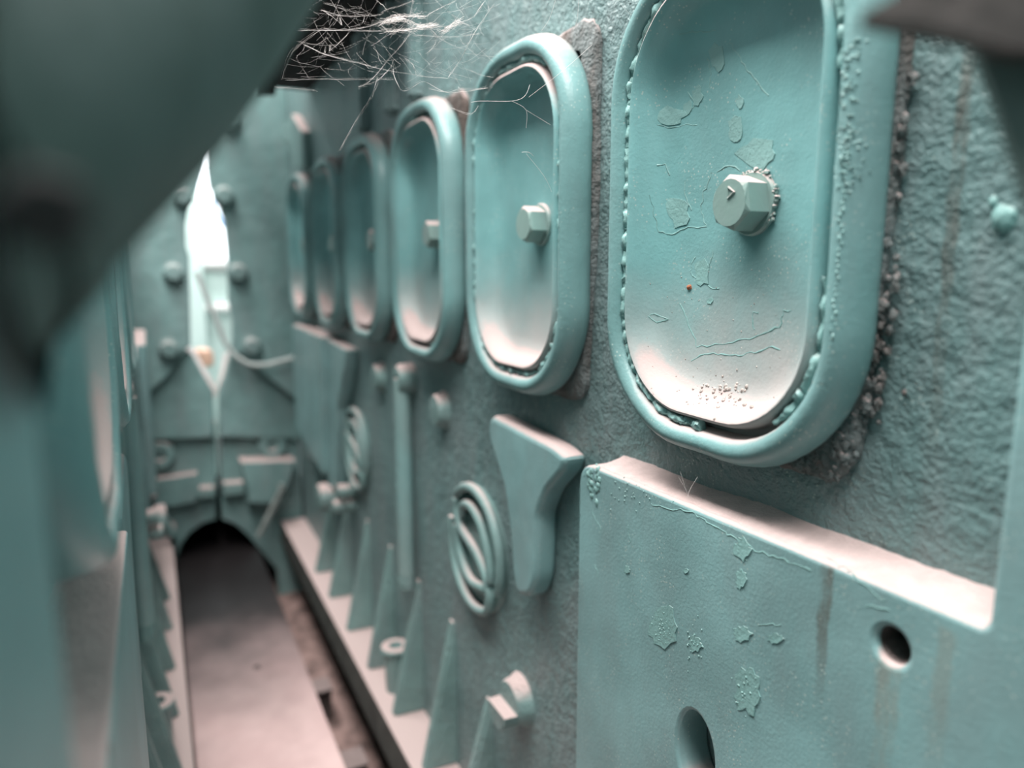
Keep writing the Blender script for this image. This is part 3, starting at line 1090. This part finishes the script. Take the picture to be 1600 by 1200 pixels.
m = slab([(1345, 22), (1420, 36), (1500, 52), (1580, 74), (1760, 86), (1760, -90), (1520, -70), (1420, -20)], 0.22, 0.016)
build('flat_bar', m, 'brown', br, PT(1500, 40, 0.22))
m = slab([(1516, 60), (1556, 160), (1600, 290), (1680, 520), (1760, 520), (1680, 260), (1620, 60)], 0.237, 0.012)
build('brace', m, 'pipe', br, PT(1600, 290, 0.237))

# ------------------------------------------------------------ paint wear on the near cover and panel
dg = bpy.context.evaluated_depsgraph_get()
bpy.context.view_layer.update()


def bvh_of(o):
    me = o.data
    mw = o.matrix_world
    return BVHTree.FromPolygons([mw @ v.co for v in me.vertices], [tuple(p.vertices) for p in me.polygons])


def child(root, name):
    return [c for c in root.children if c.name.split('.')[0] == name][0]


bpy.context.view_layer.update()
dish1, rim1 = child(covers[0], 'dish'), child(covers[0], 'rim')
casing = child(eng, 'casing')
B = {'dish': bvh_of(dish1), 'rim': bvh_of(rim1), 'panel': bvh_of(panel), 'casing': bvh_of(casing)}


def hit(k, u, v):
    r = ray(u, v).normalized()
    loc, nrm, _, _ = B[k].ray_cast(CE, r)
    if loc is None:
        return None, None
    if nrm.dot(r) > 0:
        nrm = -nrm
    return loc, nrm


def crack(m, k, pix, r=0.0007, jit=2.0, flat=0.5):
    pts = []
    pp = [Vector((u, v)) for u, v in pix]
    fine = []
    for a, b in zip(pp, pp[1:]):
        n = max(2, int((b - a).length / 6))
        for i in range(n):
            fine.append(a.lerp(b, i / n))
    fine.append(pp[-1])
    nr = Vector((-1, 0, 0))
    for q in fine:
        l, n = hit(k, q.x + random.uniform(-jit, jit), q.y + random.uniform(-jit, jit))
        if l is not None:
            pts.append(l)
            nr = n
    if len(pts) > 1:
        m.tube(pts, [r * random.uniform(0.5, 1.3) for _ in pts], 5, nrm=nr, flat=flat)


def flake(m, k, cu, cv, ru, rv, th=0.0006, n=14, ang=0.0):
    """lifted flake: irregular raised scale with one curled edge"""
    top, bot = [], []
    ca, sa = math.cos(ang), math.sin(ang)
    for i in range(n):
        a = 2 * math.pi * i / n
        q = 1 + random.uniform(-0.25, 0.25)
        x, y = ru * q * math.cos(a), rv * q * math.sin(a)
        l, nr = hit(k, cu + ca * x - sa * y, cv + sa * x + ca * y)
        if l is None:
            return
        lift = th * (1.0 + 1.2 * max(0, math.sin(a + 0.8)))
        top.append(l + nr * lift)
        bot.append(l - nr * 0.0004)
    l, nr = hit(k, cu, cv)
    if l is None:
        return
    vs = top + bot + [l + nr * th * 0.5]
    fs = [(i, (i + 1) % n, 2 * n) for i in range(n)] + [(i, n + i, n + (i + 1) % n, (i + 1) % n) for i in range(n)]
    m.add(vs, fs)


# cracked and lifted paint in the near dish
m = MB()
for pix in ([(1028, 195), (1045, 200), (1065, 196), (1088, 194)], [(1076, 145), (1085, 160), (1078, 180)], [(1016, 305), (1028, 362), (1048, 365), (1070, 358), (1102, 352)],
            [(1102, 352), (1095, 325), (1100, 300), (1112, 270)], [(1070, 285), (1072, 310), (1082, 328)], [(1026, 258), (1040, 256), (1046, 272)],
            [(1122, 270), (1140, 258), (1155, 266)], [(1105, 90), (1112, 115), (1108, 140)], [(1140, 65), (1170, 110), (1200, 150)], [(1060, 52), (1090, 50), (1120, 48)],
            [(1062, 474), (1074, 500), (1090, 542), (1130, 537), (1170, 530), (1218, 511)], [(1218, 511), (1224, 486), (1238, 484)],
            [(1082, 564), (1102, 552), (1150, 556), (1180, 550), (1200, 542), (1218, 546)], [(1014, 495), (1028, 505), (1044, 498), (1016, 490)],
            [(1085, 400), (1078, 425), (1096, 442), (1108, 420), (1115, 392)], [(1098, 432), (1110, 450), (1122, 452)], [(1178, 515), (1176, 488), (1186, 490)]):
    crack(m, 'dish', pix, 0.00075)
for f in ((1076, 168, 7, 10), (1156, 160, 6, 11), (1090, 150, 8, 16), (1098, 425, 12, 20), (1060, 330, 18, 22), (1048, 180, 22, 14), (1110, 470, 5, 5),
          (1150, 200, 12, 20), (1185, 240, 30, 22), (1120, 90, 12, 20)):
    flake(m, 'dish', *f, th=0.0003)
build('paint_flakes', m, 'flake', dish1, WORLD[dish1.name], 30)
child(dish1, 'paint_flakes')['kind'] = 'stuff'
# grit settled in the bottom of the dish
m = MB()
for i in range(70):
    u, v = random.gauss(1125, 30), random.gauss(612, 14)
    l, nr = hit('dish', u, v)
    if l is not None:
        m.blob(l, random.uniform(0.0006, 0.0020), i, 6, 4, 0.5)
for i in range(60):
    u, v = random.uniform(1010, 1240), random.uniform(420, 640)
    l, nr = hit('dish', u, v)
    if l is not None:
        m.blob(l, random.uniform(0.0003, 0.0007), i, 5, 3, 0.4)
o = build('grit', m, 'grit', dish1, WORLD[dish1.name], 60)
o['kind'] = 'stuff'
l, nr = hit('dish', 1077, 450)
m = MB()
for i in range(4):
    m.blob(l + Vector((0, random.uniform(-.002, .002), random.uniform(-.002, .002))), 0.0019, i + 50, 7, 5, 0.5)
build('rust_spot', m, 'rust', dish1, l)


# lumpy old sealant in the groove of every rim
def sealant(cov, y, seed, cnt, rmax):
    rnd = random.Random(seed)
    m = MB()
    lp = rrect(CA - 0.0292, CB - 0.0292, CRAD - 0.0292, 60, 70)
    base = Vector((WALL, y, COVER_Z))
    run = []
    for i, (py, pz) in enumerate(lp + lp[:1]):
        k = noise.noise(Vector((py * 11 + seed, pz * 11, 0))) + 0.25 * noise.noise(Vector((py * 40, pz * 40, seed))) + (0.25 if py > 0 else 0.0)
        if k > cnt:
            run.append((py, pz, min(1, (k - cnt) * 4)))
        if (k <= cnt or i == len(lp)) and run:
            if len(run) > 4:
                pts = [base + Vector((-0.0335 - 0.004 * noise.noise(Vector((a * 90, b * 90, 5))), a + rnd.uniform(-.0008, .0008), b + rnd.uniform(-.0008, .0008))) for a, b, q in run]
                m.tube(pts, [rmax * (0.35 + 0.65 * q) * (0.8 + 0.45 * noise.noise(Vector((a * 160, b * 160, 2))) + 0.2 * rnd.random()) for a, b, q in run], 6)
            run = []
    m.v = [tuple(Vector(p) + Vector((rnd.uniform(-1, 1), rnd.uniform(-1, 1), rnd.uniform(-1, 1))) * rmax * 0.13) for p in m.v]
    o = build('sealant', m, 'flake', child(cov, 'rim'), base, 60)
    o['kind'] = 'stuff'


sealant(covers[0], CY[0], 1, -0.08, 0.0048)
sealant(covers[1], CY[1], 2, -0.02, 0.0045)
sealant(covers[2], CY[2], 3, 0.2, 0.004)

# worn weld texture on the near side of the first rim
m = MB()
for i in range(300):
    u, v = random.gauss(1318, 14), random.uniform(60, 300)
    l, nr = hit('rim', u, v)
    if l is not None:
        m.blob(l - nr * 0.0007, random.uniform(0.0007, 0.0019), i, 7, 5, 0.9, (1, 1, 0.6))
for i in range(26):
    v = 300 + i * 9
    l, nr = hit('rim', 1318 - 0.075 * (v - 300) + random.uniform(-4, 4), v)
    if l is not None:
        m.blob(l, random.uniform(0.0006, 0.0013), i, 6, 4, 0.5, (1, 1, 1.6))
o = build('weld_spatter', m, 'flake', rim1, WORLD[rim1.name], 60)
o['kind'] = 'stuff'

# blemishes on the raised panel
m = MB()
for f in ((1036, 980, 20, 32), (1087, 1006, 9, 12), (1168, 1078, 20, 36), (1160, 858, 13, 18), (1158, 905, 8, 14), (1160, 990, 14, 12), (1212, 998, 12, 8), (980, 890, 4, 6), (1072, 892, 4, 4), (912, 1160, 16, 10)):
    flake(m, 'panel', *f, th=0.0004, n=22)
for pix in ([(925, 795), (935, 820), (940, 835)], [(980, 820), (985, 850)], [(1150, 848), (1155, 872), (1165, 875)], [(1185, 975), (1220, 976)], [(935, 900), (930, 880)],
            [(1240, 845), (1290, 870), (1330, 895), (1380, 940)], [(1350, 950), (1365, 945), (1390, 955)], [(1020, 790), (1080, 800), (1180, 860), (1265, 890)]):
    crack(m, 'panel', pix, 0.0008, 2.5)
for i in range(90):
    cu, cv = random.choice(((1036, 980), (1168, 1078), (1087, 1006)))
    l, nr = hit('panel', random.gauss(cu, 9), random.gauss(cv, 16))
    if l is not None:
        m.blob(l, random.uniform(0.0005, 0.0012), i, 6, 4, 0.5)
o = build('paint_flakes', m, 'flake', panel, WORLD[panel.name], 30)
o['kind'] = 'stuff'
m = MB()
for i in range(46):
    l, nr = hit('panel', random.gauss(926, 6), random.gauss(752, 15))
    if l is not None:
        m.blob(l + nr * -0.001, random.uniform(0.0015, 0.0040), i, 8, 6, 0.6, (0.7, 1, 1.3))
for i in range(40):
    l, nr = hit('panel', random.gauss(985, 30), random.gauss(765, 18))
    if l is not None:
        m.blob(l, random.uniform(0.0005, 0.0011), i, 6, 4, 0.4)
o = build('rust_lumps', m, 'flake', panel, WORLD[panel.name], 60)
o['kind'] = 'stuff'

# drips and lumps on the casing beside the near cover
m = MB()
for (u, v, r) in ((1566, 338, 0.0065), (1572, 346, 0.0055), (1552, 316, 0.003), (1580, 336, 0.004)):
    l, nr = hit('casing', u, v)
    if l is not None:
        m.blob(l, r, u, 8, 6, 0.4, (0.8, 1, 1.2))
o = build('paint_drip', m, 'flake', eng, WORLD[casing.name], 60)
m = MB()
for i in range(120):
    v = random.uniform(90, 660)
    l, nr = hit('casing', 1408 - (v - 60) * 0.085 + abs(random.gauss(0, 16)), v)
    if l is not None:
        rr1 = random.uniform(0.0012, 0.0042)
        m.blob(l + nr * rr1 * 1.7, rr1, i, 8, 6, 0.9, (0.7, 1, 1.2))
gb_ = bvh_of(child(covers[0], 'gasket'))
for i in range(140):
    u, v = random.uniform(1225, 1400), random.uniform(640, 760)
    r_ = ray(u, v).normalized()
    l, nr, _, ds = gb_.ray_cast(CE, r_)
    lr = B['rim'].ray_cast(CE, r_)
    if l is not None and (lr[0] is None or lr[3] > ds):
        m.blob(l, random.uniform(0.0014, 0.0040), i, 8, 6, 0.9, (0.6, 1, 1.1))
o = build('crumbled_filler', m, 'gasket', covers[0], WORLD[covers[0].name], 60)
o['kind'] = 'stuff'


# ------------------------------------------------------------ cobwebs
def zo6(pts):        # coordinates read off an enlargement of the web
    return [(430 + x / 4, y / 4) for x, y in pts]


def strand(m, pix, z0, z1, r=0.00042, sag=0.0):
    n = len(pix)
    pts = [PT(u, v, z0 + (z1 - z0) * i / (n - 1)) for i, (u, v) in enumerate(pix)]
    m.tube(smooth(pts, 4) if n > 2 else pts, r, 4)


m = MB()
W = [([(40, 500), (110, 320), (280, 190), (340, 185)], 1.0), ([(130, 190), (340, 190), (520, 180), (690, 130)], 1.6), ([(340, 190), (700, 195), (900, 180), (1060, 165)], 1.2),
     ([(690, 130), (780, 105), (950, 100)], 3.0), ([(720, 135), (800, 120), (870, 150), (930, 165), (1010, 160)], 3.2), ([(690, 195), (820, 190), (900, 175), (1000, 155)], 2.4),
     ([(950, 95), (1040, 45), (1130, 5)], 1.5), ([(700, 60), (780, 35), (870, 0)], 1.0), ([(290, 65), (330, 75), (410, 100), (560, 100), (650, 95), (700, 60)], 1.0),
     ([(290, 60), (370, 115), (415, 155)], 1.2), ([(330, 75), (330, 130)], 0.8), ([(400, 95), (415, 155)], 1.3), ([(560, 100), (540, 150), (460, 180)], 0.8),
     ([(470, 195), (420, 250), (340, 320)], 1.3), ([(315, 290), (315, 330)], 2.2), ([(345, 285), (338, 320)], 1.8),
     ([(850, 190), (800, 270), (720, 360), (600, 500), (520, 545)], 1.0), ([(1060, 165), (1130, 145), (1230, 110), (1300, 20)], 1.0), ([(1060, 195), (1100, 165), (1160, 130)], 2.0),
     ([(1370, 20), (1260, 180), (1170, 350), (1080, 485)], 1.2), ([(1310, 0), (1240, 110)], 0.9), ([(1080, 490), (950, 480), (860, 465), (700, 440), (540, 400), (340, 350), (180, 280)], 1.0),
     ([(740, 400), (740, 460), (790, 565), (850, 550), (920, 510), (1000, 545), (1070, 578), (1200, 570), (1330, 548)], 1.2), ([(960, 555), (1070, 575), (1150, 560), (1310, 555)], 1.3),
     ([(1150, 560), (1145, 540)], 1.5), ([(0, 545), (100, 550), (260, 567)], 1.0), ([(60, 500), (430, 495), (740, 495)], 0.7), ([(520, 545), (640, 500), (720, 420), (740, 370)], 0.9),
     ([(880, 460), (860, 400), (810, 360)], 0.8), ([(940, 340), (990, 290), (1010, 230)], 0.9), ([(870, 220), (1080, 230), (1290, 210)], 1.1), ([(1010, 225), (980, 190), (930, 165)], 1.2),
     ([(400, 940), (500, 760), (600, 600), (640, 480)], 0.8), ([(1100, 670), (1220, 710), (1270, 660)], 0.8), ([(310, 20), (440, 60), (560, 95)], 0.8), ([(630, 0), (680, 40), (700, 70)], 0.8),
     ([(860, 0), (850, 60), (845, 100)], 0.7), ([(180, 280), (330, 345), (560, 400)], 1.1), ([(560, 400), (590, 430), (640, 410)], 0.9)]
for pix, k in W:
    z = random.uniform(0.68, 0.75)
    fine = smooth([Vector((a, b, 0)) for a, b in pix], 6)
    for rep in range(3):
        j = 0.0 if rep == 0 else 9.0
        off = (random.uniform(-j, j), random.uniform(-j, j))
        q = [(p.x + off[0] + random.uniform(-1, 1) * (1.5 + j * 0.3), p.y + off[1] + random.uniform(-1, 1) * (1.5 + j * 0.3)) for p in fine]
        n = len(q)
        zz = [z + 0.02 * math.sin(i * 0.5 + z * 90 + rep) for i in range(n)]
        pts = [PT(430 + x / 4, y / 4, zz[i]) for i, (x, y) in enumerate(q)]
        rad = [(0.00009 * k if rep == 0 else 0.00004) * random.uniform(0.35, 1.3) for _ in pts]
        rad[0] = rad[-1] = 0.00003
        m.tube(pts, rad, 4)
rnd = random.Random(5)
thick = [smooth([Vector((a, b, 0)) for a, b in pix], 8) for pix, k in W if k >= 2.0 and len(pix) > 2]
for i in range(300):                    # fine tangle along the thick threads
    th_ = rnd.choice(thick)
    j = rnd.randrange(len(th_) - 1)
    c0, d0 = th_[j], (th_[j + 1] - th_[j]).normalized()
    a = math.atan2(d0.y, d0.x) + rnd.gauss(0, 0.35)
    ln = rnd.uniform(15, 95)
    x, y = c0.x + rnd.gauss(0, 10), c0.y + rnd.gauss(0, 9)
    q = [(x + math.cos(a) * ln * (t - 0.5) + rnd.uniform(-4, 4), y + math.sin(a) * ln * (t - 0.5) + rnd.uniform(-5, 5)) for t in (0, 0.25, 0.5, 0.75, 1)]
    strand(m, zo6(q), rnd.uniform(.69, .74), rnd.uniform(.69, .74), rnd.uniform(0.00003, 0.00011))
for i in range(170):                    # faint veil
    x, y = rnd.uniform(150, 1350), rnd.uniform(0, 480)
    a = rnd.uniform(-1.3, 1.3)
    ln = rnd.uniform(60, 260)
    dx, dy = math.cos(a) * ln, math.sin(a) * ln
    strand(m, zo6([(x - dx / 2, y - dy / 2), (x - dx / 5 + rnd.uniform(-9, 9), y - dy / 5 + rnd.uniform(0, 14)), (x + dx / 5 + rnd.uniform(-9, 9), y + dy / 5 + rnd.uniform(0, 14)), (x + dx / 2, y + dy / 2)]), rnd.uniform(.68, .76), rnd.uniform(.68, .76), rnd.uniform(0.000025, 0.00005))
o = build('cobweb', m, 'web', None, PT(640, 60, 0.71), 60)
tag(o, 'tangled pale cobweb strung across above the far covers', 'cobweb')
m = MB()
cz = 0.72
for pix, k in (([(736, 160), (752, 158), (800, 158), (820, 150), (828, 132)], 1.0), ([(800, 158), (822, 172), (822, 200)], 1.0), ([(822, 172), (860, 195)], 0.8), ([(822, 240), (850, 275), (862, 300)], 0.7),
               ([(826, 152), (880, 110), (925, 70)], 0.7), ([(868, 0), (858, 30), (846, 48)], 1.0), ([(904, 0), (902, 28), (896, 48)], 0.9), ([(965, 0), (980, 18), (992, 26)], 0.6), ([(815, 238), (826, 238), (834, 244)], 1.0)):
    z = rnd.uniform(0.70, 0.74)
    strand(m, pix, z, z + 0.01, 0.00016 * k)
o = build('cobweb', m, 'web', None, PT(820, 160, cz), 60)
tag(o, 'thin cobweb threads over the top of the second oval cover', 'cobweb', kind='stuff')
m = MB()
for pix in ([(1063, 737), (1070, 760), (1077, 778)], [(1090, 745), (1078, 765), (1074, 778)], [(1060, 745), (1072, 766)]):
    strand(m, pix, 0.66, 0.66, 0.00009)
o = build('cobweb', m, 'web', None, PT(1072, 765, 0.66), 60)
tag(o, 'tiny wisp of web on the dusty panel top under the near cover', 'cobweb', kind='stuff')
